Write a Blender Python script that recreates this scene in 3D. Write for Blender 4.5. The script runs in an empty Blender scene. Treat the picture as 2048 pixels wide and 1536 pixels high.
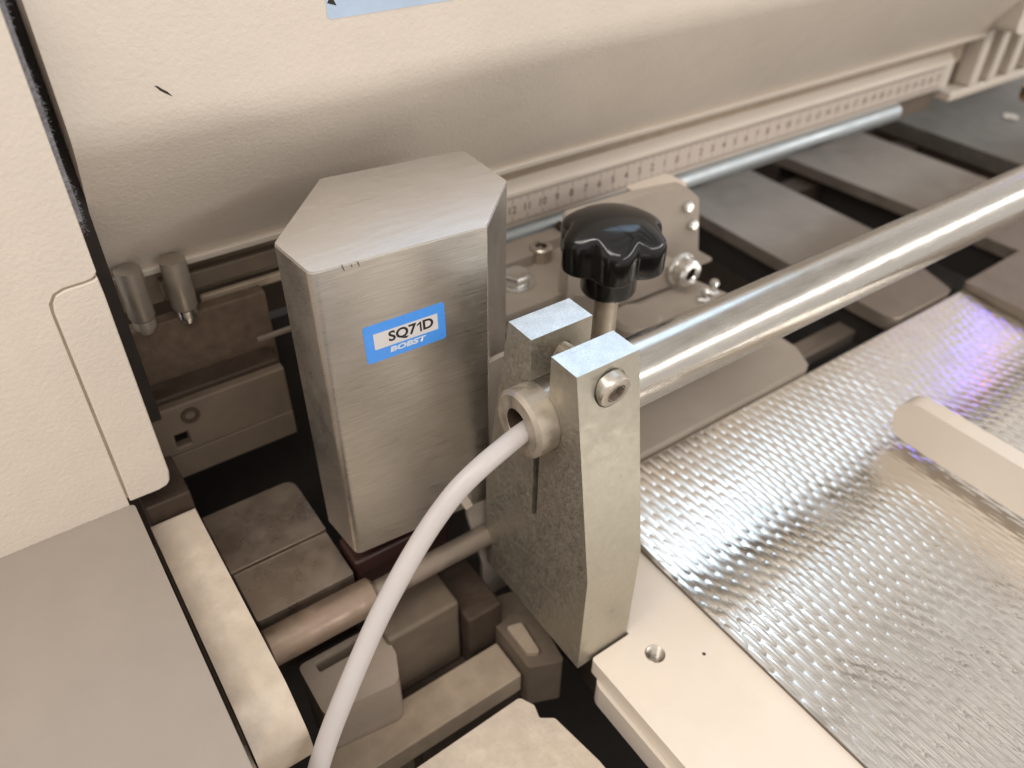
import bpy, bmesh, math, random
import numpy as np
from mathutils import Vector, Matrix
random.seed(4); rng = np.random.default_rng(5)
C = bpy.context.scene.collection
MM = 0.001                                   # everything is written in millimetres
sc = bpy.context.scene
# ------------------------------------------------------------------ camera
cam = bpy.data.cameras.new('camera'); co = bpy.data.objects.new('camera', cam); C.objects.link(co); sc.camera = co
cam.sensor_width = 36; cam.lens = 1595.13/2048*36; cam.clip_start = 0.01; cam.clip_end = 50
Rw = Matrix(((0.81829305,-0.57466655,0.01244355),(-0.35364005,-0.52039402,-0.77725722),(0.45313928,0.63162364,-0.62905992)))
r, d, f = Rw[0], Rw[1], Rw[2]
co.matrix_world = Matrix(((r[0],-d[0],-f[0],-124.3*MM),(r[1],-d[1],-f[1],-158*MM),(r[2],-d[2],-f[2],176*MM),(0,0,0,1)))
cam.dof.use_dof = True; cam.dof.focus_distance = 0.262; cam.dof.aperture_fstop = 9.5
# ------------------------------------------------------------------ light
w = bpy.data.worlds.new('World'); sc.world = w; w.use_nodes = True
bg = w.node_tree.nodes['Background']; bg.inputs[0].default_value = (1.0,0.945,0.895,1); bg.inputs[1].default_value = 0.76
sc.view_settings.view_transform = 'Standard'; sc.view_settings.look = 'None'; sc.view_settings.gamma = 1; sc.view_settings.exposure = 0.20
def area(name, loc, target, sx, sy, power, col, label=None):
    l = bpy.data.lights.new(name, 'AREA'); l.shape = 'RECTANGLE'; l.size = sx; l.size_y = sy; l.energy = power; l.color = col
    o = bpy.data.objects.new(name, l); C.objects.link(o); o.location = loc
    o.rotation_euler = (Vector(target)-Vector(loc)).to_track_quat('-Z','Y').to_euler()
    return o
area('ceiling_lamp', (-0.7,-0.55,1.6), (0,0,0), 1.6, 0.35, 13, (1.0,0.94,0.87))
area('ceiling_lamp', (-1.5,0.2,1.9), (0,0,0), 1.6, 0.3, 12, (1.0,0.95,0.9))
area('hall_lamp', (1.9,-2.3,1.15), (0.25,0,0), 4.6, 0.26, 34, (1.0,0.97,0.94))
area('window_light', (1.0,1.33,1.7), (0.1,0,0), 1.9, 0.95, 13, (0.49,0.73,1.0))
area('status_lamp', (0.682,0.098,0.140), (0.336,-0.012,-0.105), 0.014, 0.014, 0.014, (0.03,0.02,1.0))
area('status_lamp', (0.682,0.085,0.152), (0.336,-0.012,-0.105), 0.008, 0.008, 0.0022, (1.0,0.10,0.45))

# ------------------------------------------------------------------ helpers
org = {}
def link(o): C.objects.link(o); return o
def thing(name, label, cat, loc=(0,0,0), group=None):
    o = bpy.data.objects.new(name, None); o.empty_display_size = 0.01; link(o)
    o.location = Vector(loc)*MM; org[o.name] = Vector(loc)
    o['label'] = label; o['category'] = cat
    if group: o['group'] = group
    return o
def tag(o, label, cat, group=None):
    o['label'] = label; o['category'] = cat
    if group: o['group'] = group
    return o
def mk(name, bm, mat, parent=None, bevel=0, seg=3, smooth=True, kind=None, loc=None, mods=True):
    """link a bmesh (world mm) as one object"""
    if loc is None: loc = org[parent.name] if parent else Vector((0,0,0))
    loc = Vector(loc)
    for v in bm.verts: v.co = (v.co-loc)*MM
    bmesh.ops.recalc_face_normals(bm, faces=bm.faces[:])
    ng=[q for q in bm.faces if len(q.verts)>6]
    if ng: bmesh.ops.triangulate(bm, faces=ng)
    me = bpy.data.meshes.new(name); bm.to_mesh(me); bm.free()
    me.materials.append(mat)
    o = bpy.data.objects.new(name, me); link(o); org[o.name] = loc
    if parent: o.parent = parent
    else: o.location = loc*MM
    if kind: o['kind'] = kind
    if bevel:
        m = o.modifiers.new('bevel','BEVEL'); m.width = bevel*MM; m.segments = seg; m.limit_method = 'ANGLE'
        m.angle_limit = math.radians(28); m.harden_normals = True; m.use_clamp_overlap = True
        for p in me.polygons: p.use_smooth = True
    elif smooth:
        for p in me.polygons: p.use_smooth = True
        me.set_sharp_from_angle(angle=math.radians(32))
    return o
def B(*boxes):
    bm = bmesh.new()
    for x0,x1,y0,y1,z0,z1 in boxes: abox(bm,x0,x1,y0,y1,z0,z1)
    return bm
def abox(bm,x0,x1,y0,y1,z0,z1):
    v=[bm.verts.new((x,y,z)) for z in (z0,z1) for y in (y0,y1) for x in (x0,x1)]
    for q in ((0,1,3,2),(4,6,7,5),(0,4,5,1),(2,3,7,6),(0,2,6,4),(1,5,7,3)): bm.faces.new([v[i] for i in q])
def prism(poly, ax, a0, a1, bm=None):
    """poly: 2-D outline in the plane normal to ax ('x': (y,z), 'y': (x,z), 'z': (x,y))"""
    bm = bm or bmesh.new()
    def P(p,a): return {'x':(a,p[0],p[1]),'y':(p[0],a,p[1]),'z':(p[0],p[1],a)}[ax]
    A=[bm.verts.new(P(p,a0)) for p in poly]; Bv=[bm.verts.new(P(p,a1)) for p in poly]; n=len(poly)
    bm.faces.new(A); bm.faces.new(Bv[::-1])
    for i in range(n): bm.faces.new((A[i],A[(i+1)%n],Bv[(i+1)%n],Bv[i]))
    return bm
def lathe(prof, axis='z', c=(0,0,0), n=48, bm=None, rf=None):
    """prof: list of (radius, height along axis)"""
    bm = bm or bmesh.new(); rings=[]
    for (rr,h) in prof:
        ring=[]
        if rr < 1e-6:
            p={'z':(0,0,h),'x':(h,0,0),'y':(0,h,0)}[axis]; v=bm.verts.new(Vector(p)+Vector(c)); rings.append([v]); continue
        for i in range(n):
            t=2*math.pi*i/n; q=rr*(rf(t,h,rr) if rf else 1)
            a,b=q*math.cos(t),q*math.sin(t)
            p={'z':(a,b,h),'x':(h,a,b),'y':(a,h,b)}[axis]
            ring.append(bm.verts.new(Vector(p)+Vector(c)))
        rings.append(ring)
    for A,D in zip(rings,rings[1:]):
        for i in range(n):
            j=(i+1)%n
            if len(A)==1 and len(D)==1: continue
            if len(A)==1: bm.faces.new((A[0],D[i],D[j]))
            elif len(D)==1: bm.faces.new((A[i],A[j],D[0]))
            else: bm.faces.new((A[i],A[j],D[j],D[i]))
    return bm
def rbolt(R, h, ch=0.6):      # solid profile with chamfer
    return [(0,0),(R,0),(R,h-ch),(R-ch,h),(0,h)]
def rpoly(pts, rad, n=6):
    """round the corners of a 2-D polygon; rad number or list"""
    out=[]; N=len(pts)
    for i,p in enumerate(pts):
        rr = rad[i] if isinstance(rad,(list,tuple)) else rad
        p=Vector(p); a=Vector(pts[i-1])-p; b=Vector(pts[(i+1)%N])-p
        if rr<=0: out.append(tuple(p)); continue
        la,lb=a.length,b.length; a.normalize(); b.normalize()
        ang=a.angle(b); t=min(rr/math.tan(ang/2), la*.49, lb*.49)
        p0=p+a*t; p1=p+b*t
        for k in range(n+1):
            s=k/n; q=p0*(1-s)**2+p*2*s*(1-s)+p1*s*s
            out.append((q.x,q.y))
    return out
def cut(o, cutters, solver='EXACT'):
    """bake boolean difference, return the same object with new mesh (bevel modifier kept after)"""
    for bm in cutters:
        loc=org[o.name]
        for v in bm.verts: v.co=(v.co-loc)*MM
        bmesh.ops.recalc_face_normals(bm, faces=bm.faces[:])
        me=bpy.data.meshes.new('cut'); bm.to_mesh(me); bm.free()
        c=bpy.data.objects.new('cut',me); link(c); c.parent=o.parent if o.parent else None
        if not o.parent: c.location=o.location
        m=o.modifiers.new('b','BOOLEAN'); m.object=c; m.solver=solver; m.operation='DIFFERENCE'
        old=[(q,q.show_viewport) for q in o.modifiers if q.type=='BEVEL']
        for q,_ in old: q.show_viewport=False
        bpy.context.view_layer.update()
        dg=bpy.context.evaluated_depsgraph_get(); ev=o.evaluated_get(dg)
        nm=bpy.data.meshes.new_from_object(ev, depsgraph=dg)
        o.modifiers.remove(m); o.data=nm
        for q,s in old: q.show_viewport=s
        b_=bmesh.new(); b_.from_mesh(nm); bmesh.ops.triangulate(b_,faces=[q for q in b_.faces if len(q.verts)>4]); b_.to_mesh(nm); b_.free()
        bpy.data.objects.remove(c)
        for p in nm.polygons: p.use_smooth=True
        if not old: nm.set_sharp_from_angle(angle=math.radians(32))
    return o
def copy_tree(o, parent=None, dloc=None, label=None):
    c=o.copy(); C.objects.link(c); org[c.name]=org[o.name]
    if parent: c.parent=parent
    if dloc is not None: c.location = Vector(c.location)+Vector(dloc)*MM; org[c.name]=org[o.name]+Vector(dloc)
    if label: c['label']=label
    for ch in [k for k in bpy.data.objects if k.parent==o]: copy_tree(ch,c)
    return c

# ------------------------------------------------------------------ materials
def mat(name, col, rough=.5, metal=0.0, spec=.5, noise=0, nscale=300, ndark=.75, bump=0, bscale=1500, bdist=.1,
        stretch=None, bstretch=None, dust=0, dustcol=(.42,.33,.24), dscale=120, specks=0, coat=0, rvar=.1, aniso=0, speckcol=(.9,.9,.88), speckr=(.02,.09), detail=6):
    m=bpy.data.materials.new(name); m.use_nodes=True; nt=m.node_tree; N=nt.nodes; L=nt.links
    b=N['Principled BSDF']; b.inputs['Base Color'].default_value=(*col,1); b.inputs['Roughness'].default_value=rough
    b.inputs['Metallic'].default_value=metal; b.inputs['Specular IOR Level'].default_value=spec; b.inputs['Coat Weight'].default_value=coat
    tc=N.new('ShaderNodeTexCoord')
    def mp(s):
        q=N.new('ShaderNodeMapping'); q.inputs['Scale'].default_value=s; L.new(tc.outputs['Object'],q.inputs[0]); return q.outputs[0]
    def nz(vec,scale,det=6,ro=.6):
        q=N.new('ShaderNodeTexNoise'); q.inputs['Scale'].default_value=scale; q.inputs['Detail'].default_value=det; q.inputs['Roughness'].default_value=ro
        L.new(vec,q.inputs['Vector']); return q.outputs['Fac']
    def ramp(fac,a,bb,lo,hi):
        q=N.new('ShaderNodeMapRange'); q.inputs[1].default_value=a; q.inputs[2].default_value=bb; q.inputs[3].default_value=lo; q.inputs[4].default_value=hi
        L.new(fac,q.inputs[0]); return q.outputs[0]
    def mix(fac,A,Bc):
        q=N.new('ShaderNodeMix'); q.data_type='RGBA'
        if hasattr(fac,'is_output'): L.new(fac,q.inputs[0])
        else: q.inputs[0].default_value=fac
        for k,v in ((6,A),(7,Bc)):
            if hasattr(v,'is_output'): L.new(v,q.inputs[k])
            else: q.inputs[k].default_value=(*v,1)
        return q.outputs[2]
    base=col; cur=None
    v0=mp((1,1,1))
    if noise:
        n=nz(mp(stretch) if stretch else v0, nscale, detail)
        n2=nz(v0, nscale*.13, 3)
        fac=ramp(n,.3,.72,0,noise)
        cur=mix(fac,col,tuple(c*ndark for c in col))
        cur=mix(ramp(n2,.35,.7,0,noise*.8),cur,tuple(c*ndark*1.05 for c in col))
    if specks:
        vo=N.new('ShaderNodeTexVoronoi'); vo.inputs['Scale'].default_value=specks; vo.inputs['Randomness'].default_value=1
        L.new(v0,vo.inputs['Vector'])
        sp=ramp(vo.outputs['Distance'],speckr[0],speckr[1],1,0)
        gate=ramp(nz(v0,specks*.09,2),.45,.6,0,1)
        mu=N.new('ShaderNodeMath'); mu.operation='MULTIPLY'; L.new(sp,mu.inputs[0]); L.new(gate,mu.inputs[1]); spk=mu.outputs[0]
        cur=mix(spk,cur or col,speckcol)
    dfac=None
    if dust:
        dn=nz(v0,dscale,8,.7); dfac=ramp(dn,.42,.68,dust*.25,dust)
        cur=mix(dfac,cur or col,dustcol)
    if cur is not None: L.new(cur,b.inputs['Base Color'])
    if metal:
        mm=N.new('ShaderNodeMath'); mm.operation='SUBTRACT'; mm.inputs[0].default_value=metal; mm.use_clamp=True
        if dfac is not None: L.new(dfac,mm.inputs[1])
        else: mm.inputs[1].default_value=0
        if specks:
            m2=N.new('ShaderNodeMath'); m2.operation='SUBTRACT'; m2.use_clamp=True; L.new(mm.outputs[0],m2.inputs[0]); L.new(spk,m2.inputs[1]); L.new(m2.outputs[0],b.inputs['Metallic'])
        else: L.new(mm.outputs[0],b.inputs['Metallic'])
    rn=nz(mp(stretch) if stretch else v0, nscale*.7, 5)
    rr=ramp(rn,.3,.7,max(.03,rough-rvar),min(1,rough+rvar))
    if dfac is not None:
        q=N.new('ShaderNodeMath'); q.operation='MULTIPLY_ADD'; L.new(dfac,q.inputs[0]); q.inputs[1].default_value=.35; L.new(rr,q.inputs[2]); q.use_clamp=True; rr=q.outputs[0]
    L.new(rr,b.inputs['Roughness'])
    if bump:
        bn=nz(mp(bstretch) if bstretch else v0, bscale, 3)
        bp=N.new('ShaderNodeBump'); bp.inputs['Strength'].default_value=bump; bp.inputs['Distance'].default_value=bdist*MM
        L.new(bn,bp.inputs['Height']); L.new(bp.outputs[0],b.inputs['Normal'])
    return m
CREAM=(.675,.595,.51)
M={}
M['paint']=mat('cream_texture_paint',CREAM,.34,noise=.35,nscale=90,ndark=.88,bump=.6,bscale=620,bdist=.42,coat=.15,rvar=.06,specks=110,speckr=(.006,.018),speckcol=(.22,.17,.12),dust=.16,dscale=22,dustcol=(.50,.425,.34))
M['paint_smooth']=mat('cream_smooth_paint',CREAM,.33,noise=.3,nscale=60,ndark=.9,bump=.12,bscale=500,bdist=.2,coat=.2,rvar=.06)
M['paint_dirty']=mat('cream_grimy_paint',(.44,.35,.26),.5,noise=.8,nscale=110,ndark=.7,bump=.4,bscale=500,bdist=.3,dust=.25,dustcol=(.24,.17,.11))
M['slab']=mat('cream_plate_lacquer',(.76,.665,.56),.36,noise=.35,nscale=70,ndark=.86,bump=.15,bscale=900,bdist=.15,specks=230,speckcol=(.16,.11,.08),speckr=(.015,.05),coat=.15)
M['greybeige']=mat('grey_beige_cover',(.32,.275,.235),.36,noise=.4,nscale=60,ndark=.84,bump=.25,bscale=900,bdist=.12,specks=260,speckcol=(.6,.55,.5),speckr=(.01,.04))
M['steel']=mat('brushed_stainless',(.69,.645,.585),.34,1,noise=1.0,nscale=70,ndark=.62,stretch=(1,14,60),bump=.3,bscale=80,bdist=.05,bstretch=(1,22,50),rvar=.1,dust=.12,dscale=60)
M['steel_top']=mat('brushed_stainless_dusty_lit',(.74,.715,.69),.36,1,noise=.3,nscale=60,ndark=.85,stretch=(1,30,14),bump=.3,bscale=90,bdist=.02,bstretch=(1,40,20),rvar=.08,specks=900,speckr=(.06,.16),dust=.06)  # white dust specks, plus a lighter, cooler base standing in for reflected light
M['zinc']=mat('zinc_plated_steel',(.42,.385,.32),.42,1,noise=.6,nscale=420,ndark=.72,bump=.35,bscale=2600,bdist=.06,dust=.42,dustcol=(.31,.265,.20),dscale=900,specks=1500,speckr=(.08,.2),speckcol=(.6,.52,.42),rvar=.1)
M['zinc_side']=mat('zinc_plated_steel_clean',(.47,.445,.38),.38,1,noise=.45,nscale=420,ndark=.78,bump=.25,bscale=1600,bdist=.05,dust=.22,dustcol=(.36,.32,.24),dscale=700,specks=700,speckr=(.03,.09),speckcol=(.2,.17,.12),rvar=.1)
M['zinc_top']=mat('zinc_plated_speckled_lit',(.80,.82,.82),.42,1,noise=.9,nscale=1700,ndark=.6,bump=.3,bscale=2400,bdist=.05,rvar=.08,detail=2)  # base lightened so the lug tops hold the window's reflection
M['chrome']=mat('polished_rod_steel',(.56,.535,.49),.21,1,noise=.5,nscale=50,ndark=.82,stretch=(2,14,14),bump=.06,bscale=300,bdist=.05,bstretch=(.4,4,4),rvar=.08,specks=420,speckr=(.01,.05),speckcol=(.25,.2,.15),dust=.1,dscale=90)
M['ring']=mat('turned_tube_end',(.56,.50,.42),.38,1,noise=.6,nscale=300,ndark=.7,dust=.45,dustcol=(.40,.32,.23),dscale=180,bump=.2,bscale=2000,bdist=.05)
M['bolt']=mat('bolt_steel',(.62,.57,.50),.28,1,noise=.5,nscale=300,ndark=.7,dust=.2,dscale=200)
M['bright']=mat('bright_plated_bolt',(.80,.80,.78),.22,1,noise=.3,nscale=200,ndark=.8)
M['deck']=mat('rigidised_stainless',(.82,.78,.72),.12,1,noise=.35,nscale=90,ndark=.85,rvar=.07,bump=.06,bscale=1200,bdist=.03,dust=.10,dscale=60,dustcol=(.55,.5,.43),specks=260,speckr=(.01,.05),speckcol=(.5,.45,.4))
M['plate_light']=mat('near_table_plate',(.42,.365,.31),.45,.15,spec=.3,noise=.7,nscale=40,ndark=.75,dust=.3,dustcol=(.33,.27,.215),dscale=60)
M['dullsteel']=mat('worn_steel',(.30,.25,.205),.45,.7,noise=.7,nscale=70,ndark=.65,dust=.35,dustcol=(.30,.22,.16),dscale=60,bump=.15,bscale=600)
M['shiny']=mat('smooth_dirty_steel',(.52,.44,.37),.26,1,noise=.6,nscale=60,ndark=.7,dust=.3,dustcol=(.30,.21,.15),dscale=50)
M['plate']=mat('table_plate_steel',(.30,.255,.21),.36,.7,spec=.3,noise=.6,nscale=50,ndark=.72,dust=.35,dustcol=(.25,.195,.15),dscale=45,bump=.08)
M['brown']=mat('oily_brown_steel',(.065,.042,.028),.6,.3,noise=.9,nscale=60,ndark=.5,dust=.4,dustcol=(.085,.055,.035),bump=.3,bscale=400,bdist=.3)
M['darkcream']=mat('shaded_grimy_cream',(.15,.115,.085),.55,noise=.8,nscale=70,ndark=.65,dust=.4,dustcol=(.2,.14,.09),bump=.2,bscale=400)  # grimy cream, its colour darkened to carry the interior's shade
M['black']=mat('black_void_shade',(.022,.016,.012),.8,noise=.5,nscale=100,ndark=.5)  # near-black colour stands for the unlit gaps and voids
M['bakelite']=mat('black_knob_plastic',(.006,.006,.006),.15,spec=.45,noise=.5,nscale=200,ndark=.5,bump=.05,bscale=900,rvar=.05,specks=300,speckcol=(.25,.23,.2),speckr=(.01,.035))
M['cable']=mat('light_grey_cable_sheath',(.50,.46,.44),.42,noise=.25,nscale=220,ndark=.85,bump=.12,bscale=700,bdist=.15,specks=350,speckcol=(.25,.18,.13),speckr=(.012,.05))
M['blue']=mat('sticker_blue_print',(.07,.31,.86),.32,noise=.25,nscale=400,ndark=.8,coat=.2)
M['white']=mat('sticker_white_print',(.66,.63,.62),.4,noise=.15,nscale=300,ndark=.92)
M['ink']=mat('black_ink',(.012,.011,.011),.5)
M['letterwhite']=mat('white_lettering',(.62,.68,.76),.4)
M['tape']=mat('ruler_tape_enamel',(.60,.52,.455),.5,noise=.3,nscale=60,ndark=.9)
M['tick']=mat('ruler_ink',(.16,.12,.10),.6)
M['paleblue']=mat('pale_blue_film',(.50,.62,.78),.4,noise=.8,nscale=90,ndark=.75)
M['grime']=mat('dark_grime',(.03,.025,.02),.85,noise=.5,nscale=300)
M['fibre']=mat('grey_fibre',(.42,.42,.45),.95,noise=.9,nscale=900,ndark=.4,bump=1,bscale=1500,bdist=.5)
M['rust']=mat('shaded_rusty_dust',(.15,.10,.065),.8,noise=.8,nscale=200,ndark=.5,bump=.5,bscale=700)  # rust tone lowered to hold the shade of the recess
M['rail']=mat('satin_rail_steel',(.47,.51,.53),.5,1,noise=.3,nscale=60,ndark=.85)
M['arm']=mat('cream_paint_dusty_arm',(.70,.60,.49),.5,noise=.9,nscale=160,ndark=.7,bump=.5,bscale=650,bdist=.35,dust=.4,dustcol=(.45,.35,.25),dscale=60)
M['shaft']=mat('rusty_shaft_steel',(.36,.28,.22),.33,.8,noise=.8,nscale=120,ndark=.6,dust=.6,dustcol=(.24,.15,.09),dscale=130,bump=.3,bscale=500)
M['shaft2']=mat('worn_casting',(.40,.33,.27),.5,.3,noise=.8,nscale=90,ndark=.65,dust=.4,dustcol=(.26,.19,.13),dscale=90,bump=.2,bscale=500)
M['pin']=mat('satin_pin_steel',(.42,.37,.31),.4,.6,noise=.6,nscale=120,ndark=.7,dust=.3,dustcol=(.28,.22,.16),dscale=90)
M['girder']=mat('grey_girder_paint',(.30,.27,.24),.6)
M['darkplate']=mat('charcoal_plate',(.13,.115,.095),.42,.4,noise=.6,nscale=40,ndark=.7,dust=.25,dustcol=(.22,.185,.15),dscale=50)
M['brass']=mat('brass',(.75,.5,.2),.25,1)
M['redbrown']=mat('dark_red_brown',(.035,.012,.009),.5)

# ------------------------------------------------------------------ setting: the machine's interior
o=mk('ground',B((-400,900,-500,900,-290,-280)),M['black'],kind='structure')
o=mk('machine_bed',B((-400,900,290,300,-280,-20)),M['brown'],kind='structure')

gb=[]
for x in (1500,2350,3200): gb.append((x,x+120,-3000,3500,2500,2700))
for y in (-420,330): gb.append((0,4000,y,y+80,2420,2500))
mk('added_girders',B(*gb),M['girder'],kind='structure',smooth=False)     # unseen girders added to give the sheet dark bars to reflect

# back guard panel (cast, cream)
T=thing('back_guard','cream textured guard panel with undercut lower half and dark scratch, along the back','guard panel',(200,150,10))
prof=[(104,134),(104,83),(105,79),(108,75.5)]+[(150-1.2,11.5),(150,10.0),(152.5,9.2),(158,9.0),(175,9.0),(175,134)]
p2=rpoly([(104,125),(104,79.5),(150,10),(158,9.2),(180,9.2),(180,125)],[3,26,2.0,0,0,4],n=8)
mk('panel',prism(p2,'x',-98.7,522),M['paint'],T)
mk('lip',prism(rpoly([(146.4,11.6),(147.4,8.2),(162,8.2),(162,11.6)],[.8,.8,0,0]),'x',-98.7,521),M['paint_smooth'],T)
mk('fascia',B((-98,522,160,166,-12,9.0)),M['paint_dirty'],T)
bm=bmesh.new()
pts=[(-71.6,92.9),(-70.6,92.6),(-69.6,91.6),(-68.2,90.5),(-67.0,88.8),(-68.0,89.4),(-69.2,90.3),(-70.3,91.2),(-71.0,92.2)]
mk('scratch',prism(pts,'y',103.93,104.05,bm),M['grime'],T)
st=mk('film_sticker',prism(rpoly([(-13,103.6),(36,103.6),(36,122),(-13,122)],1.2),'y',103.85,104.05),M['paleblue'],T)
st['label']='pale blue printed film sticker cut off by the top of the photo'
bm=bmesh.new(); prism([(-12.6,108.6),(-9.4,107.5),(-11,111)],'y',103.78,103.9,bm)
mk('print',bm,M['grime'],st)

# end casting at far right of the beam
T=thing('end_casting','cream ribbed end casting beyond the right end of the measuring scale','casting',(560,150,-36))
mk('shell',prism(rpoly([(522,125),(522,14),(560,12),(600,24),(1500,90),(1500,125)],[0,8,10,20,0,0]),'y',128,170),M['paint'],T,bevel=4)  # shell and backing carried on out of view to block window light
mk('ledge',B((506,760,150,172,-38,-31)),M['paint_smooth'],T,bevel=1.5)
for x in (530,556,584,612): mk('rib',B((x,x+11,150,166,-31,12 if x<560 else 18)),M['paint_smooth'],T,bevel=2)
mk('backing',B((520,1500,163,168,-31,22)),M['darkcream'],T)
T=tag(mk('brass_fitting',lathe([(0,0),(5,0),(7,3),(7,12),(4,16),(0,17)],'z',(640,150,-62),24),M['brass']),'small brass fitting under the right end casting','fitting')

# measuring beam with printed scale
T=thing('measuring_beam','cream beam carrying a long printed centimetre scale under the back guard','beam',(225,155,-30))
mk('beam',prism([(155,-7.4),(155,-27.0),(156.5,-28.5),(172,-28.5),(172,-1.5),(161,-1.5)],'x',10,505),M['paint_smooth'],T,bevel=.8)
tp=mk('scale_tape',prism(rpoly([(62,-25.8),(497,-25.8),(497,-9.2),(62,-9.2)],.4),'y',154.75,155.05),M['tape'],T)
bm=bmesh.new()
x0=98.6   # the 12 cm mark
for k in range(-30,395):
    x=x0+k
    if x<63 or x>496: continue
    l=4.6 if k%10==0 else (2.7 if k%5==0 else 1.8)
    h=.19
    for (z0,z1) in ((-9.4-l,-9.4),(-25.4,-25.4+l)):
        v=[bm.verts.new(q) for q in ((x-h,154.70,z0),(x+h,154.70,z0),(x+h,154.70,z1),(x-h,154.70,z1))]; bm.faces.new(v)
mk('tick_marks',bm,M['tick'],tp,kind='stuff')
def text_bm(s,size,sx=1.0,bold=0.0,ext=0.0):
    cu=bpy.data.curves.new('t','FONT'); cu.body=s; cu.size=size; cu.align_x='CENTER'; cu.align_y='CENTER'; cu.offset=bold; cu.extrude=ext; cu.resolution_u=4
    t=bpy.data.objects.new('t',cu); link(t); bpy.context.view_layer.update()
    dg=bpy.context.evaluated_depsgraph_get(); me=bpy.data.meshes.new_from_object(t.evaluated_get(dg),depsgraph=dg)
    bm=bmesh.new(); bm.from_mesh(me); bpy.data.objects.remove(t)
    for v in bm.verts: v.co.x*=sx
    return bm
cache={}
for k in range(40):
    n=abs(12-k); x=x0+10*k
    if x>492: break
    s=str(n)
    if s not in cache:
        bm=text_bm(s,6.2,.95,.10)
        for v in bm.verts: v.co=Vector((v.co.x,0,v.co.y))
        for v in bm.verts: v.co*=MM
        me=bpy.data.meshes.new('numeral'); bm.to_mesh(me); bm.free(); me.materials.append(M['tick']); cache[s]=me
    o=bpy.data.objects.new('numeral',cache[s]); link(o); o.parent=tp
    o.location=(Vector((x-.4,154.66,-17.5))-org[tp.name])*MM
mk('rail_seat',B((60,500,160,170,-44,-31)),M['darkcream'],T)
o=mk('guide_rail',lathe([(0,0),(7,0),(7,385),(0,385)],'x',(60,157.6,-34.8),32),M['rail']); tag(o,'polished steel guide rail running under the printed scale','rail')
o=mk('stop_screw',lathe(rbolt(2.6,6,.5),'y',(126,144,-31.5),24),M['brown']); tag(o,'small dark screw head at the guide rail, behind the black knob','screw')

# left side casting
T=thing('side_casting','cream textured side casting with a rounded inset corner plate, left edge','casting',(-140,85,-43))
body=[(-330,140),(-105.8,140),(-105.8,48.6)]+[(-106.6,47.6),(-108.2,46.8),(-110.5,46.5),(-116,46.3)]+[(-119.2,45.2),(-121.0,42.6),(-121.4,39.5),(-122.2,-30),(-122.2,-52),(-330,-52)]
mk('housing',prism(body,'y',85,120),M['paint'],T,bevel=.5,seg=2)
ins=[(-106.0,46.9),(-107.4,46.2),(-110.5,45.8),(-115.8,45.6),(-118.6,44.6),(-120.2,42.2),(-120.7,39.5),(-121.3,-30),(-121.6,-43.5),(-111,-43.5),(-108,-42.7),(-106.4,-40.5),(-105.8,-37),(-105.8,40)]
mk('corner_plate',prism(ins,'y',84.9,119.8),M['paint'],T,bevel=.6,seg=3)
mk('seam_filler',B((-123,-107,85.7,118,-42,47)),M['paint_dirty'],T)
# fibre seal in the gap
bm=bmesh.new()
zs=np.arange(-5,140,.9)
for s in range(2600):
    z=rng.uniform(58,136); x=rng.uniform(-105.7,-103.6)+.8*math.sin(z*.21)*.5; y=rng.uniform(90,97)
    a=rng.uniform(0,6.28); l=rng.uniform(.5,1.7); t=.10
    dx,dy,dz=l*math.cos(a)*.7,-abs(l*math.sin(a)),rng.uniform(-.8,.8)
    v=[bm.verts.new(q) for q in ((x,y,z-t),(x,y,z+t),(x+dx,y+dy,z+dz))]; bm.faces.new(v)
abox(bm,-105.7,-103.9,92,99,62,138)
o=mk('brush_seal',bm,M['fibre'],smooth=False,kind='stuff'); tag(o,'frayed grey fibre seal in the black gap beside the left casting','seal'); del o['kind']
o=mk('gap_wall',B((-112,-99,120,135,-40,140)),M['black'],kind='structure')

# lower left cover
T=thing('lower_cover','grey-beige flat cover filling the lower left corner','cover',(-190,10,-60))
mk('lid',prism(rpoly([(-340,84.9),(-340,-120),(-120.6,-120),(-120.6,84.9)],[0,0,0,2]),'z',-75,-45),M['greybeige'],T,bevel=.8)
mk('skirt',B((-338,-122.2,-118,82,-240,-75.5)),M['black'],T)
mk('edge_strip',B((-124,-119.2,-80,84,-90,-70)),M['paint_dirty'],T)
# cream arm
T=thing('cream_arm','dust-edged cream arm with a sloping nose between grey cover and steel block','arm',(-110,40,-80))
prof=rpoly([(86,-59.5),(-5,-59.5),(-19,-69),(-21,-82),(86,-82)],[2,8,6,4,2],n=8)
mk('arm_body',prism(prof,'x',-118.6,-101.6),M['arm'],T,bevel=1.3)
prof=[(80,-64),(-6,-66),(-14,-72),(-14,-80),(80,-80)]
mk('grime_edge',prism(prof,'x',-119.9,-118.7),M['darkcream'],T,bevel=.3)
T=tag(mk('dark_bracket',B((-118,-101,87,112,-100,-52)),M['brown'],bevel=1),'dark brown bracket block behind the end of the cream arm','bracket')

# steel block with groove
T=thing('steel_block','smooth dirty steel block in two halves with a bright groove, left of the sensor cover','block',(-77,73,-110))
mk('rear_half',prism(rpoly([(-98.5,104),(-98.5,69),(-57.5,69),(-57.5,104)],[1,0,0,6]),'z',-97,-85),M['shiny'],T,bevel=.8)
mk('front_half',prism(rpoly([(-98,68.3),(-98,42),(-57.8,42),(-57.8,68.3)],[0,1,1,0]),'z',-97,-86.4),M['shiny'],T,bevel=.8)
mk('core',B((-96,-60,43,102,-125,-96)),M['brown'],T)
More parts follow.
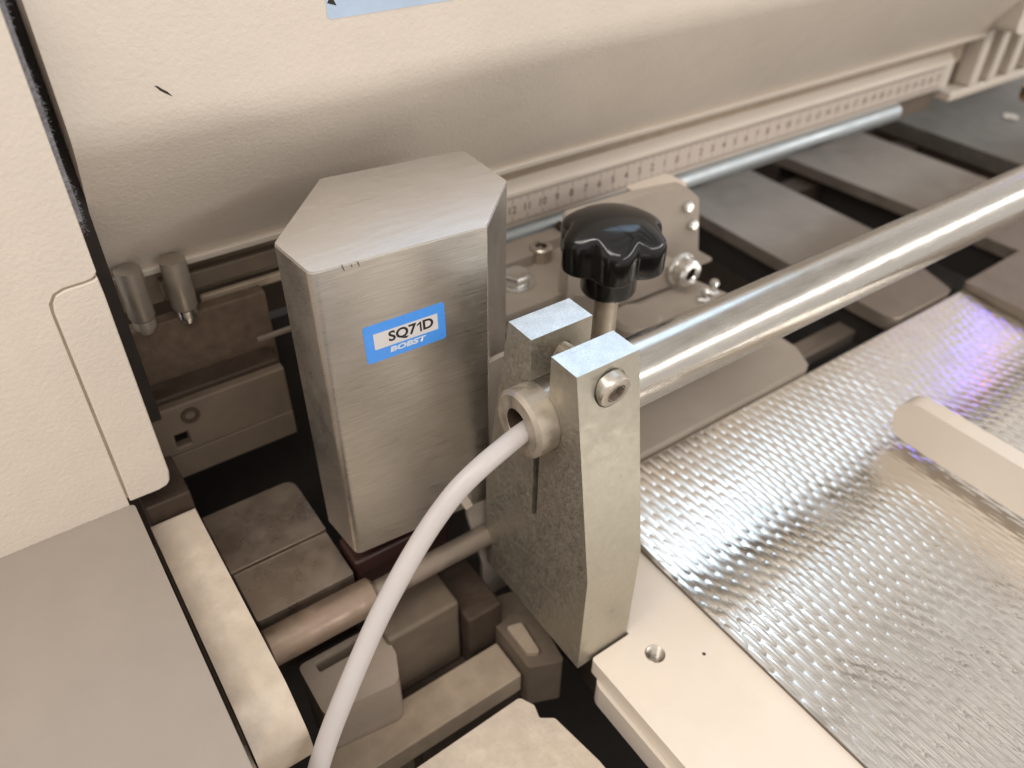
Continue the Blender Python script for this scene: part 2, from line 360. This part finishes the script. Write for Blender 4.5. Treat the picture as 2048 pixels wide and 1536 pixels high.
# lower shaft
T=thing('drive_shaft','rusty stepped steel shaft running behind the cable below the sensor cover','shaft',(-60,33,-92))
mk('thick_end',lathe([(0,0),(6.6,0),(7.4,.8),(7.4,44),(6.6,45),(0,45)],'x',(-99,33,-92.5),36),M['shaft'],T)
mk('thin_end',lathe([(0,0),(4.7,0),(4.7,110),(0,110)],'x',(-54.2,33,-92.5),32),M['dullsteel'],T)
# clevis
T=thing('clevis','worn rounded clevis block with a black slot, half hidden by the cable','clevis',(-70,20,-140))
pl=rpoly([(-90,33),(-90,8),(-60,4),(-55,16),(-54,33)],[3,3,5,5,3])
o=mk('clevis_body',prism(pl,'z',-150,-112),M['shaft2'],T,bevel=2.2)
cut(o,[prism(rpoly([(-84,25.5),(-66,25.5),(-66,31),(-84,31)],1.2),'z',-130,-105)])
mk('clevis_foot',B((-92,-62,-6,6,-175,-146)),M['darkcream'],T,bevel=1.5)
# dark drive box
T=thing('drive_box','dark brown boxed drive unit in the shade below the shaft','drive unit',(-30,36,-150))
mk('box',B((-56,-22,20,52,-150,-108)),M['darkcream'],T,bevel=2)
mk('side_box',B((-21.5,-4,14,44,-160,-116)),M['brown'],T,bevel=1.5)
mk('base',B((-58,-6,-4,54,-185,-151)),M['brown'],T,bevel=1.5)
# red brown spacer
o=mk('spacer',B((-56,-12,44,60,-120,-84)),M['redbrown'],bevel=1.5); tag(o,'dark red-brown spacer directly under the sensor cover','spacer')
# long beam
T=thing('cross_beam','dusty brown-beige cross beam in the shade, below the bracket','beam',(-50,0,-150))
mk('beam_body',B((-98,-8.5,-7.5,12,-152,-139.5)),M['paint_dirty'],T,bevel=1)
mk('web',B((-96,-10,-3,8,-200,-152.3)),M['brown'],T)
T=thing('end_block','small dusty end block joined to the shaded cross beam','block',(0,5,-140))
mk('block_body',prism(rpoly([(-7.6,14),(-7.6,-11),(7,-17),(14,24),(-2,28)],2),'z',-160,-131),M['darkcream'],T,bevel=1.6)
mk('pad',prism(rpoly([(-5,10),(-5,-6),(0,-9),(2,8)],1.5),'z',-130.8,-128.5),M['paint_dirty'],T,bevel=.7)
# bottom cream plate
T=thing('front_plate','grainy cream plate with a notched corner at the bottom edge','plate',(-40,-60,-126))
o=mk('plate_body',prism(rpoly([(-110,-24),(-20.5,-22),(-17.5,-28),(-19,-33.5),(-14,-37),(-10.5,-60),(-8,-120),(-110,-120)],[0,2.2,1,1.2,2.5,1,0,0]),'z',-138,-125.5),M['arm'],T,bevel=1)
mk('rim',B((-60,-46,-46,-40,-125.6,-124.9)),M['paint_smooth'],T,bevel=.3)
mk('screw',lathe([(0,0),(2,0),(2,.6),(0,.6)],'z',(-50.5,-42.5,-125.0),20),M['bright'],T)
# inner wall behind the cover
T=thing('inner_wall','rust brown inner wall plate behind the pins','wall plate',(-70,135,-30))
mk('wall_plate',B((-110,-42,139,146,-50,-9)),M['rust'],T,bevel=1)
mk('ledge',B((-104,-46,127,139,-40,-36)),M['brown'],T,bevel=1)
mk('light_strip',B((-66,-20,150,153,-13.5,-9.5)),M['paint_dirty'],T,bevel=.8)
mk('upper_strip',B((-80,-20,151,156,-6,2)),M['darkcream'],T,bevel=.8)
mk('small_strip',B((-52,-36,130,132,-27,-25)),M['dullsteel'],T,bevel=.4)
T=thing('inner_plate','dull cream plate with a round ring and a square hole, in the shade','plate',(-73,124,-60))
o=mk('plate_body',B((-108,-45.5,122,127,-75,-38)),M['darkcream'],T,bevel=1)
cut(o,[B((-96.5,-91,118,130,-59,-52.5))])
mk('ring',lathe([(2.2,0),(3.8,0),(3.8,1.2),(2.2,1.2),(2.2,0)],'y',(-88,121.2,-44.5),32),M['brown'],T)
mk('step',B((-108,-46,121,122,-75,-62)),M['darkcream'],T,bevel=.4)
T=tag(mk('lower_wall',B((-112,60,150,156,-280,-31)),M['black']),'black wall standing for the dark void below the dull cream plate','wall')
# pins
T=thing('pull_pin','dull steel pin with a hex nut, left one of the pair under the guard','pin',(-93.5,139,-10),'steel pins under the guard')
mk('shank',lathe([(0,16),(5.0,16),(5.0,-5),(4.4,-6),(0,-6)][::-1],'z',(-91.5,139,2),32),M['pin'],T)
mk('nut',lathe([(0,0),(4.2,0),(4.4,1),(4.4,4),(0,4)],'z',(-91.5,139,-8.2),28),M['pin'],T)
mk('tip',lathe([(0,0),(2.6,0),(2.9,.6),(2.9,2.4),(0,2.4)],'z',(-91.5,139,-10.8),24),M['pin'],T)
T2=copy_tree(T,None,(16.5,0,-1.0),'brighter steel pin with shiny nut, right one of the pair under the guard')
for ch in T2.children:
    if ch.name.startswith('nut') or ch.name.startswith('tip'):
        ch.data=ch.data.copy(); ch.data.materials[0]=M['bright']; ch['label']='shiny clean nut' if ch.name.startswith('nut') else 'shiny clean tip'

# ------------------------------------------------------------------ sensor cover
T=thing('sensor_cover','folded stainless sheet cover with chamfered sides and a blue sticker','sensor cover',(-12,66,-74))
hexa=[(-55.8,40.0),(4.0,35.9),(28.6,60.0),(30.2,91.5),(-26,98.2),(-57.6,62.8)]
hr=rpoly(hexa,[3.2,1.2,2.5,3,3,3],n=6)
me_bm=bmesh.new()
prism(hr,'z',-74,53.0,me_bm)
shell=mk('shell',me_bm,M['steel'],T,bevel=1.1,seg=4)
top=mk('top_face',prism(rpoly([(x*(1-.008)-.1,y*(1-.008)+.5) for x,y in hexa],[2.6,1,2.2,2.6,2.6,2.6]),'z',52.4,53.7),M['steel_top'],T,bevel=.55,seg=4)
# front plane: from (-55.8,40) to (4,35.9)
fd=Vector((59.8,-4.1,0)).normalized(); fn=Vector((-4.1,-59.8,0)).normalized()
def on_front(bm,cx,z,off,rot=0.0):
    base=Vector((-55.8,40,0))+fd*((cx+55.8)/fd.x)+fn*off
    for v in bm.verts:
        x,y,t=v.co; c,s=math.cos(rot),math.sin(rot)
        X=x*c-y*s; Z=x*s+y*c
        v.co=base+fd*X+Vector((0,0,z+Z))+fn*t
    return bm
def rrect(w_,h_,r_,t0,t1):
    bm=bmesh.new(); p=rpoly([(-w_/2,-h_/2),(w_/2,-h_/2),(w_/2,h_/2),(-w_/2,h_/2)],r_)
    A=[bm.verts.new((x,y,t0)) for x,y in p]; D=[bm.verts.new((x,y,t1)) for x,y in p]
    bm.faces.new(A); bm.faces.new(D); n=len(p)
    for i in range(n): bm.faces.new((A[i],A[(i+1)%n],D[(i+1)%n],D[i]))
    return bm
rt=.024
sk=mk('sticker',on_front(rrect(29.2,14.8,1.3,0,.12),-27.3,22.3,.02,rt),M['blue'],T,smooth=False)
mk('white_field',on_front(rrect(23.2,6.3,.3,.125,.15),-27.1,22.9,.02,rt),M['white'],sk,smooth=False)
bm=text_bm('SQ7',5.4,1.05,.15)
for v in bm.verts: v.co.x-=2.35
b2=text_bm('D',5.4,1.05,.15)
for v in b2.verts: v.co.x+=7.0
me_=bpy.data.meshes.new('t'); b2.to_mesh(me_); b2.free(); bm.from_mesh(me_); bpy.data.meshes.remove(me_)
bm.faces.new([bm.verts.new((x,y,0)) for x,y in ((4.0,-1.95),(4.65,-1.95),(4.65,2.0),(4.2,2.0),(3.0,1.2),(3.0,.55),(4.0,1.15))])
[setattr(v,'co',Vector((v.co.x,v.co.y,.19))) for v in bm.verts]
mk('code_lettering',on_front(bm,-26.2,23.1,.02,rt),M['ink'],sk,smooth=False)
bm=text_bm('BOBST',2.75,1.55,.14)
for v in bm.verts: v.co=Vector((v.co.x+.22*v.co.y,v.co.y,.19))
mk('maker_lettering',on_front(bm,-26.9,17.9,.02,rt),M['letterwhite'],sk,smooth=False)
# mounting leaf behind the clamp
mk('mounting_leaf',prism(rpoly([(-7,-60),(2,-3.5),(9.5,-2.5),(26,-2.5),(26,-142),(0,-142.5),(0.5,-117),(-6.5,-80)],[1,1,1,1,2,3,5,2]),'y',36.5,38.8),M['plate_light'],T,bevel=.3)
mk('clip_tab',prism(rpoly([(-12,-64),(-9,-62),(-6,-70),(-9.5,-71)],.8),'y',33,36),M['paint'],T,bevel=.3)
for (x,dz) in ((-45.5,2.2),(-42.8,1.0),(-40.6,1.6)):   # nicks on the folded edge
    mk('edge_nick',on_front(rrect(.28,dz,.05,.0,.06),x,52.6,.05,.25),M['grime'],T,smooth=False)

# ------------------------------------------------------------------ clamp bracket
T=thing('clamp_bracket','zinc plated slotted clamp bracket gripping the round rod, centre of picture','clamp bracket',(12,0,-109))
arc=[(5.0*1,28)]
a0=math.asin(5.0/12.55); a1=math.asin(1.6/12.55)
out=[(-17.8,28.0),(-5.2,28.0),(-5.2,12.55*math.cos(a0))]
N_=26
L=[]   # left (front) arc from upper slit down to lower slit
for k in range(N_+1):
    t=(a0)+(math.pi-a1-a0)*k/N_; L.append((-12.55*math.sin(t),12.55*math.cos(t)))
poly=[(-17.8,28.0),(-5.2,28.0),(-5.2,L[0][1]+.01)]+L+[(-1.6,-51),(1.6,-51)]+[(-y,z) for y,z in L[::-1]]+[(5.2,L[0][1]+.01),(5.2,28.0),(17.8,28.0),(32.3,-55.2),(32.3,-109.3),(-32.3,-109.3),(-32.3,-55.2)]
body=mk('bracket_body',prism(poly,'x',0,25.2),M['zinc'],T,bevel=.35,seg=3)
# cleaner front (-y) and reflection-lightened top get their own material slots
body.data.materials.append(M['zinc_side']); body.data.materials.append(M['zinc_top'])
sl=math.atan2(14.5,83.2)
bx,bz=13.0,19.3; by=-17.8-(28-bz)*math.tan(sl)
rotm=Matrix.Rotation(sl,4,'X')
def tilted(bm):   # built along -y at origin, moved onto the sloped face
    for v in bm.verts: v.co=rotm@v.co+Vector((bx,by,bz))
    return bm
cut(body,[tilted(lathe([(0,-4),(6.5,-4),(6.5,1.6),(0,1.6)],'y',(0,0,0),48))])
cut(body,[lathe([(0,2),(4.1,2),(4.1,12),(0,12)],'y',(bx,0,bz-1.2),32)])
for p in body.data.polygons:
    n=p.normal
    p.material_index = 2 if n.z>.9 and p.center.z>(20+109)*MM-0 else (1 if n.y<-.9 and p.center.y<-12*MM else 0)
# bolt
hd=tilted(lathe([(3.4,-1.1),(3.5,-3.0),(4.9,-3.0),(5.7,-2.7),(6.1,-2.0),(6.15,-1.0),(6.15,1.4),(0,1.4)],'y',(0,0,0),48))
bolt=mk('clamp_bolt',hd,M['bolt'],T)
# hex socket wall + floor
bm=bmesh.new(); hx=[(3.2*math.cos(math.radians(60*k+12)),3.2*math.sin(math.radians(60*k+12))) for k in range(6)]
A=[bm.verts.new((x,-2.98,z)) for x,z in hx]; D=[bm.verts.new((x*.97,-.9,z*.97)) for x,z in hx]
for k in range(6): bm.faces.new((A[k],A[(k+1)%6],D[(k+1)%6],D[k]))
bm.faces.new(D)
O_=[bm.verts.new((3.65*math.cos(math.radians(60*k+12)),-2.99,3.65*math.sin(math.radians(60*k+12)))) for k in range(6)]
for k in range(6): bm.faces.new((O_[k],O_[(k+1)%6],A[(k+1)%6],A[k]))
mk('hex_socket',tilted(bm),M['dullsteel'],bolt,smooth=False)
# threaded shank between the lugs
bm=bmesh.new(); n=36; turns=18; pitch=1.0; rings=[]
for j in range(turns*8+1):
    y=-8+j*pitch/8; ring=[]
    for i in range(n):
        t=2*math.pi*i/n; ph=(y/pitch-t/(2*math.pi))%1.0; rr=3.9-.95*abs(ph*2-1)
        ring.append(bm.verts.new((bx+rr*math.cos(t),y,bz-1.2+rr*math.sin(t))))
    rings.append(ring)
for a,b in zip(rings,rings[1:]):
    for i in range(n): bm.faces.new((a[i],a[(i+1)%n],b[(i+1)%n],b[i]))
mk('thread',bm,M['ring'],bolt)

# ------------------------------------------------------------------ rod
T=thing('guide_tube','hollow polished steel rod running through the clamp to the upper right','rod',(0,0,-12.5))
mk('tube',lathe([(6.0,-8.4),(6.2,-8.7),(10.9,-8.7),(12.4,-7.4),(12.4,0.5),(12.5,24),(12.5,820),(6,820)],'x',(0,0,0),96),M['chrome'],T)
tb=T.children[0]; tb.data.materials.append(M['ring'])
for p in tb.data.polygons:
    if p.center.x<2*MM: p.material_index=1
mk('bore',lathe([(6.0,-8.4),(5.9,-6),(5.9,60),(0,60)],'x',(0,0,0),64),M['brown'],T)
# ------------------------------------------------------------------ cable
pts=[(45,1.0,-2.8),(22,.5,-2.5),(4,-.6,-1.9),(-9,-3.2,-.9),(-19,-6.0,-.6),(-28.1,-7.6,-2.2),(-36.6,-7.6,-7.2),(-45.7,-8.3,-14.5),(-54.7,-9.9,-22.5),(-63.4,-12,-30.9),(-71.7,-14.4,-39.3),(-80.5,-17.6,-48.9),(-88.9,-21,-58.3),(-96.3,-24.2,-66.9),(-103.2,-27.9,-75.6),(-109.5,-32.4,-84.6),(-114,-37,-93)]
def tube(pts,rad,n=24,sub=6):
    P=[Vector(p) for p in pts]; path=[]
    for i in range(len(P)-1):
        p0=P[max(i-1,0)];p1=P[i];p2=P[i+1];p3=P[min(i+2,len(P)-1)]
        for k in range(sub):
            t=k/sub; path.append(.5*((2*p1)+(-p0+p2)*t+(2*p0-5*p1+4*p2-p3)*t*t+(-p0+3*p1-3*p2+p3)*t**3))
    path.append(P[-1]); bm=bmesh.new(); rings=[]
    up=Vector((0,0,1))
    for i,p in enumerate(path):
        d_=(path[min(i+1,len(path)-1)]-path[max(i-1,0)]).normalized()
        a=d_.cross(up).normalized(); b=a.cross(d_)
        rings.append([bm.verts.new(p+(a*math.cos(2*math.pi*k/n)+b*math.sin(2*math.pi*k/n))*rad) for k in range(n)])
    for A,D in zip(rings,rings[1:]):
        for i in range(n): bm.faces.new((A[i],A[(i+1)%n],D[(i+1)%n],D[i]))
    bm.faces.new(rings[0]); bm.faces.new(rings[-1])
    return bm
o=mk('cable',tube(pts,3.4),M['cable'],loc=(-9,-3,-1)); tag(o,'thick light grey cable curving out of the hollow rod end','cable')

# ------------------------------------------------------------------ star knob
kx,ky=78.5,55.5
T=thing('star_knob','glossy black scalloped clamping knob on a steel stem','knob',(kx,ky,-50))
nl=6; ph0=math.radians(234)
def lobes(t,h,rr):
    if rr<13: return 1
    c=abs(math.cos(nl*(t-ph0)/2)); k=max(0,min(1,(rr-16.5)/5.5))
    return 1-.19*k*(1-c**1.25)
prof=[(0,28.4),(6,28.1),(12,27.0),(16,25.5),(19,23.9),(21.0,22.4),(22.2,21.2),(22.9,19.6),(23.1,17.5),(23.1,9.5),(22.8,8.0),(22,7.2),(20.5,7.0),(13,7.2),(12.1,6.6),(12.0,5),(11.9,-5.6),(11.4,-6.6),(10.4,-7),(0,-7)]
prof=prof[::-1]
mk('knob_head',lathe(prof,'z',(kx,ky,0),196,rf=lobes),M['bakelite'],T)
mk('stem',lathe([(0,-60),(5.2,-60),(5.2,-6.5),(0,-6.5)],'z',(kx,ky,0),40),M['ring'],T)
mk('stem_collar',lathe([(0,-60),(9,-60),(9,-38),(8,-37),(0,-37)],'z',(kx,ky,0),40),M['dullsteel'],T)

# ------------------------------------------------------------------ carriage under the knob
T=thing('carriage','beige metal carriage block with bolted plates around the knob stem','carriage',(110,90,-60))
mk('base_plate',prism(rpoly([(40,152),(40,62),(70,56),(110,52),(174,50),(180,64),(172,98),(150,112),(150,152)],[0,2,3,3,3,4,6,6,2]),'z',-66,-52),M['plate_light'],T,bevel=1.5)
mk('upper_plate',prism(rpoly([(50,151),(50,102),(92,102),(110,86),(124,100),(124,151)],[0,4,3,6,6,2]),'z',-51.8,-39),M['plate_light'],T,bevel=1.8)
mk('rear_ledge',prism(rpoly([(60,153),(60,133),(96,133),(112,140),(128,141),(128,153)],[0,2,3,3,2,0]),'z',-38.8,-33),M['plate_light'],T,bevel=1.2)
mk('pad',prism(rpoly([(52,100),(52,72),(78,68),(92,84),(80,100)],3),'z',-51.8,-42),M['dullsteel'],T,bevel=1.5)
mk('boss',lathe([(0,0),(13,0),(13,4),(11,6),(0,6)],'z',(118,74,-52),40),M['plate_light'],T)
mk('clamp_lug',prism(rpoly([(58,64),(58,50),(72,46),(74,60)],2.5),'z',-51.8,-30),M['darkcream'],T,bevel=2)
def socket_screw(name,c,R,h,label,m,tilt=None):
    S_=thing(name,label,'screw',c)
    mk('head',lathe([(R*.5,h-.2),(R*.52,h),(R-.7,h),(R,h-.7),(R,0),(0,0)],'z',c,36),m,S_)
    mk('socket',lathe([(R*.5,h-.2),(R*.48,h*.35),(0,h*.35)],'z',c,6),M['brown'],S_,smooth=False)
    return S_
socket_screw('socket_screw',(104,136,-39),6.2,8,'steel socket screw standing on the carriage, left of the black knob',M['bolt'])
T=thing('hex_bolt','bright plated hex bolt beside the right edge of the sensor cover','bolt',(79,123,-39))
mk('washer',lathe([(0,0),(9.5,0),(9.5,1.2),(0,1.2)],'z',(79,123,-39),36),M['bright'],T)
mk('hex_head',lathe([(0,0),(7.6,0),(7.6,4.4),(7,5.4),(0,5.4)],'z',(79,123,-37.7),6),M['bright'],T,bevel=.4)
# upright bracket with screws
T=thing('upright_plate','beige upright plate with screws at the right of the black knob','upright plate',(150,103,-52))
o=mk('plate_body',prism(rpoly([(92,-52),(92,5),(138,4),(166,1),(177,-8),(180,-22),(184,-42),(200,-52)],[0,3,4,6,6,6,6,2]),'y',98,105),M['plate_light'],T,bevel=1.4)
mk('cap',prism(rpoly([(146,105.5),(146,122),(176,122),(176,105.5)],3),'z',-9,-3.0),M['paint_smooth'],T,bevel=2)
mk('gusset',prism(rpoly([(105.5,-51.5),(138,-51.5),(105.5,-8)],2),'x',160,165),M['plate_light'],T,bevel=.8)
mk('brace',prism([(118,-50),(158,-50),(160,-36),(124,-30)],'y',88,97.8),M['plate_light'],T,bevel=2)
for (x,z,R_) in ((168,-10,3.0),(174,-22,3.0)):
    mk('screw_head',lathe([(0,-3.4),(R_*.7,-3.4),(R_,-2.4),(R_,0),(0,0)],'y',(x,98,z),28),M['bright'],T)
T=thing('lock_screw','large pale washer screw low on the right of the knob','screw',(158,88,-46))
mk('screw_body',lathe([(3.4,-8),(3.8,-9),(6.4,-9),(7.4,-8),(7.4,-2),(9,-1.5),(9,0),(0,0)],'y',(158,87,-38),36),M['bright'],T)
mk('recess',lathe([(3.4,-8),(3.4,-3),(0,-3)],'y',(158,87,-38),6),M['brown'],T,smooth=False)
for i,(x,y) in enumerate(((161,70),(170,72))):
    o=mk('grease_nipple',lathe([(0,0),(3.4,0),(3.4,3),(2,4),(2,7),(2.8,8),(2,9.6),(0,10)],'z',(x,y,-52),24),M['bright']); tag(o,'small shiny nipple on the carriage foot, %s of the two'%('left','right')[i],'nipple')
o=mk('round_pad',lathe([(0,0),(9,0),(9,2.4),(7,4),(0,4.4)],'z',(150,58,-52),36),M['plate_light']); tag(o,'round pinkish metal pad on the carriage just above the rod','pad')

# ------------------------------------------------------------------ table plates beyond the rod
def tplate(poly,rad,label,z=-98,th=9,m='plate'):
    cx=sum(p[0] for p in poly)/len(poly); cy=sum(p[1] for p in poly)/len(poly)
    T=thing('table_plate',label,'plate',(cx,cy,z-th),'steel table plates beyond the rod')
    mk('plate_top',prism(rpoly(poly,rad),'z',z-th,z),M[m],T,bevel=1.6)
    return T
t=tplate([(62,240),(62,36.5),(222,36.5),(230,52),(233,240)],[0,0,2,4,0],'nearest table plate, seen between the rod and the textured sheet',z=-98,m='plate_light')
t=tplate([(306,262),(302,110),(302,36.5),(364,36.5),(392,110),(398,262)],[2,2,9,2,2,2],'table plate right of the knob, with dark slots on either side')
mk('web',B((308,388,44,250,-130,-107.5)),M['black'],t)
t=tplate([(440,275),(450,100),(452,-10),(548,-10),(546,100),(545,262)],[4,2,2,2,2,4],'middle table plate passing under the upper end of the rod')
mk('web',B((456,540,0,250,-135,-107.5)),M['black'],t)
t=tplate([(592,270),(592,110),(600,40),(860,-40),(860,290),(730,290)],[3,2,0,0,0,6],'dark broad table plate at the far right with two pale screws',m='darkplate',z=-96,th=14)
for (x,y) in ((690,178),(745,140)): mk('screw',lathe(rbolt(7,1.5,.5),'z',(x,y,-96),28),M['bolt'],t)
mk('slot_wall',B((596,604,20,255,-170,-110.5)),M['brown'],t)
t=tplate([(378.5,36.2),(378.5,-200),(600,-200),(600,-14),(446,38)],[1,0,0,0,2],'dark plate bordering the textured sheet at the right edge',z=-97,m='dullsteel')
T=thing('cross_bars','two worn steel bars in the black slot between table plates','bars',(265,60,-125))
mk('bar',B((200,330,60,74,-132,-122)),M['plate'],T,bevel=1.5)
mk('bar',B((200,330,38,46,-136,-130)),M['dullsteel'],T,bevel=1.5)
T=tag(mk('under_rail',B((200,900,205,225,-140,-112)),M['brown'],bevel=1),'brown rail crossing under the far ends of the table plates','rail')

# ------------------------------------------------------------------ slab beside the deck
T=thing('side_slab','cream lacquered slab with a threaded hole beside the textured sheet','slab',(30,-100,-120))
o=mk('slab_body',prism(rpoly([(6.0,-33.3),(25.8,-33.3),(25.8,40),(58.2,40),(58.2,-300),(6.0,-300)],[1.6,0,0,0,0,0]),'z',-115,-106.6),M['slab'],T,bevel=.9,seg=3)
cut(o,[lathe([(0,-120),(4.1,-120),(4.1,-100),(0,-100)],'z',(28.3,-46.0,0),48)])
bm=bmesh.new(); n=40; rings=[]
for j in range(8*9+1):
    z=-106.9-j*.125*1.0; ring=[]
    for i in range(n):
        t=2*math.pi*i/n; ph=(z/1.25-t/(2*math.pi))%1.0; rr=4.25-.75*abs(ph*2-1)
        ring.append(bm.verts.new((28.3+rr*math.cos(t),-46.0+rr*math.sin(t),z)))
    rings.append(ring)
for a,b in zip(rings,rings[1:]):
    for i in range(n): bm.faces.new((a[i],a[(i+1)%n],b[(i+1)%n],b[i]))
bm.faces.new(rings[-1])
mk('thread',bm,M['bolt'],T)
mk('pin_hole',lathe([(0,0),(.75,0),(.75,.05),(0,.05)],'z',(44.3,-57.2,-106.62),20),M['grime'],T)  # flat dark disc whose colour gives the hole's inner shade
T=thing('under_slab','cream round-nosed lower slab directly under the side slab','slab',(20,-100,-130))
mk('slab_body',prism(rpoly([(4.2,-36.5),(40,-36.5),(40,-300),(4.2,-300)],[6,0,0,0],n=10),'z',-128,-115.4),M['paint_smooth'],T,bevel=1.6,seg=4)
o=mk('bracket_foot',B((24.6,56,-30,36,-170,-128.5)),M['brown'],bevel=1); tag(o,'dark foot hidden in the shade below the slab','foot')

# ------------------------------------------------------------------ textured deck sheet
T=thing('deck_sheet','glossy stainless sheet stamped with a pattern of long scales','sheet',(216,-90,-108))
x_0,x_1,y_0,y_1=58.4,377.5,-250.0,36.0
stp=.37
nx=int((x_1-x_0)/stp)+1; ny=int((y_1-y_0)/stp)+1
X,Y=np.meshgrid(np.linspace(x_0,x_1,nx),np.linspace(y_0,y_1,ny),indexing='ij')
pw,plen=3.25,13.2
skew=Y*.0
cX=X/pw; col=np.floor(cX); u=cX-col-.5
cj=rng.uniform(-.07,.07,400)[(col-col.min()).astype(int)]; yy=Y/plen+.5*(col%2)+cj+.03*np.sin(X/23)*np.sin(Y/31); row=np.floor(yy); v=yy-row-.5
wv=np.clip(1-(2*np.abs(v))**2.6,0,1)+1e-4; h=wv**.8*np.clip(1-np.abs(2*u/(wv**.6))**2.2,0,1)
rj=rng.uniform(-1,1,(int(col.max()-col.min())+2,int(row.max()-row.min())+2))
jit=rj[(col-col.min()).astype(int),(row-row.min()).astype(int)]
tiltY=(v)*.5
h4=wv**.8*np.clip(1-np.abs(2*u/(wv**.6))**6,0,1); Z=(.085*h+.065*h4)*(1+.15*jit+tiltY*.5)+.10*np.sin(X/41+Y/83)+.12*np.sin(Y/47+1.3)+.04*np.sin(X/17-Y/29)+3.4*np.clip((Y+45)/81,0,1)**2
for _ in range(14):
    kx_,ky_,ph_=rng.normal(0,.09),rng.normal(0,.09),rng.uniform(0,6.28); Z=Z+.016*np.sin(kx_*X+ky_*Y+ph_)
edge=np.minimum.reduce([(X-x_0)/1.5,(x_1-X)/1.5,(y_1-Y)/1.5,np.ones_like(X)]); Z=Z*np.clip(edge,0,1)
lo=org[T.name]
co_=np.stack([X-lo.x,Y-lo.y,(-105.2+Z)-lo.z],-1).reshape(-1,3)*MM
idx=np.arange(nx*ny).reshape(nx,ny)
F=np.stack([idx[:-1,:-1],idx[1:,:-1],idx[1:,1:],idx[:-1,1:]],-1).reshape(-1,4)
me=bpy.data.meshes.new('stamped_sheet'); me.vertices.add(len(co_)); me.vertices.foreach_set('co',co_.astype(np.float32).ravel())
me.loops.add(F.size); me.loops.foreach_set('vertex_index',F.astype(np.int32).ravel())
me.polygons.add(len(F)); me.polygons.foreach_set('loop_start',np.arange(0,F.size,4,dtype=np.int32)); me.polygons.foreach_set('loop_total',np.full(len(F),4,dtype=np.int32))
me.polygons.foreach_set('use_smooth',np.ones(len(F),dtype=bool)); me.update(); me.validate(); me.materials.append(M['deck'])
o=bpy.data.objects.new('stamped_sheet',me); link(o); o.parent=T; org[o.name]=lo
mk('sheet_edge',B((x_0,x_1,y_0,y_1,-108.5,-105.6)),M['dullsteel'],T)
# stopper bar
T=thing('stopper_bar','cream flat bar with a rounded end standing over the textured sheet','bar',(215,-120,-104))
mk('bar_body',prism(rpoly([(-21.5,-100.0),(-21.5,-76),(-320,-76),(-320,-100.0)],[11.9,11.9,0,0],n=12),'x',212.5,222.5),M['paint_smooth'],T,bevel=2.6,seg=4)
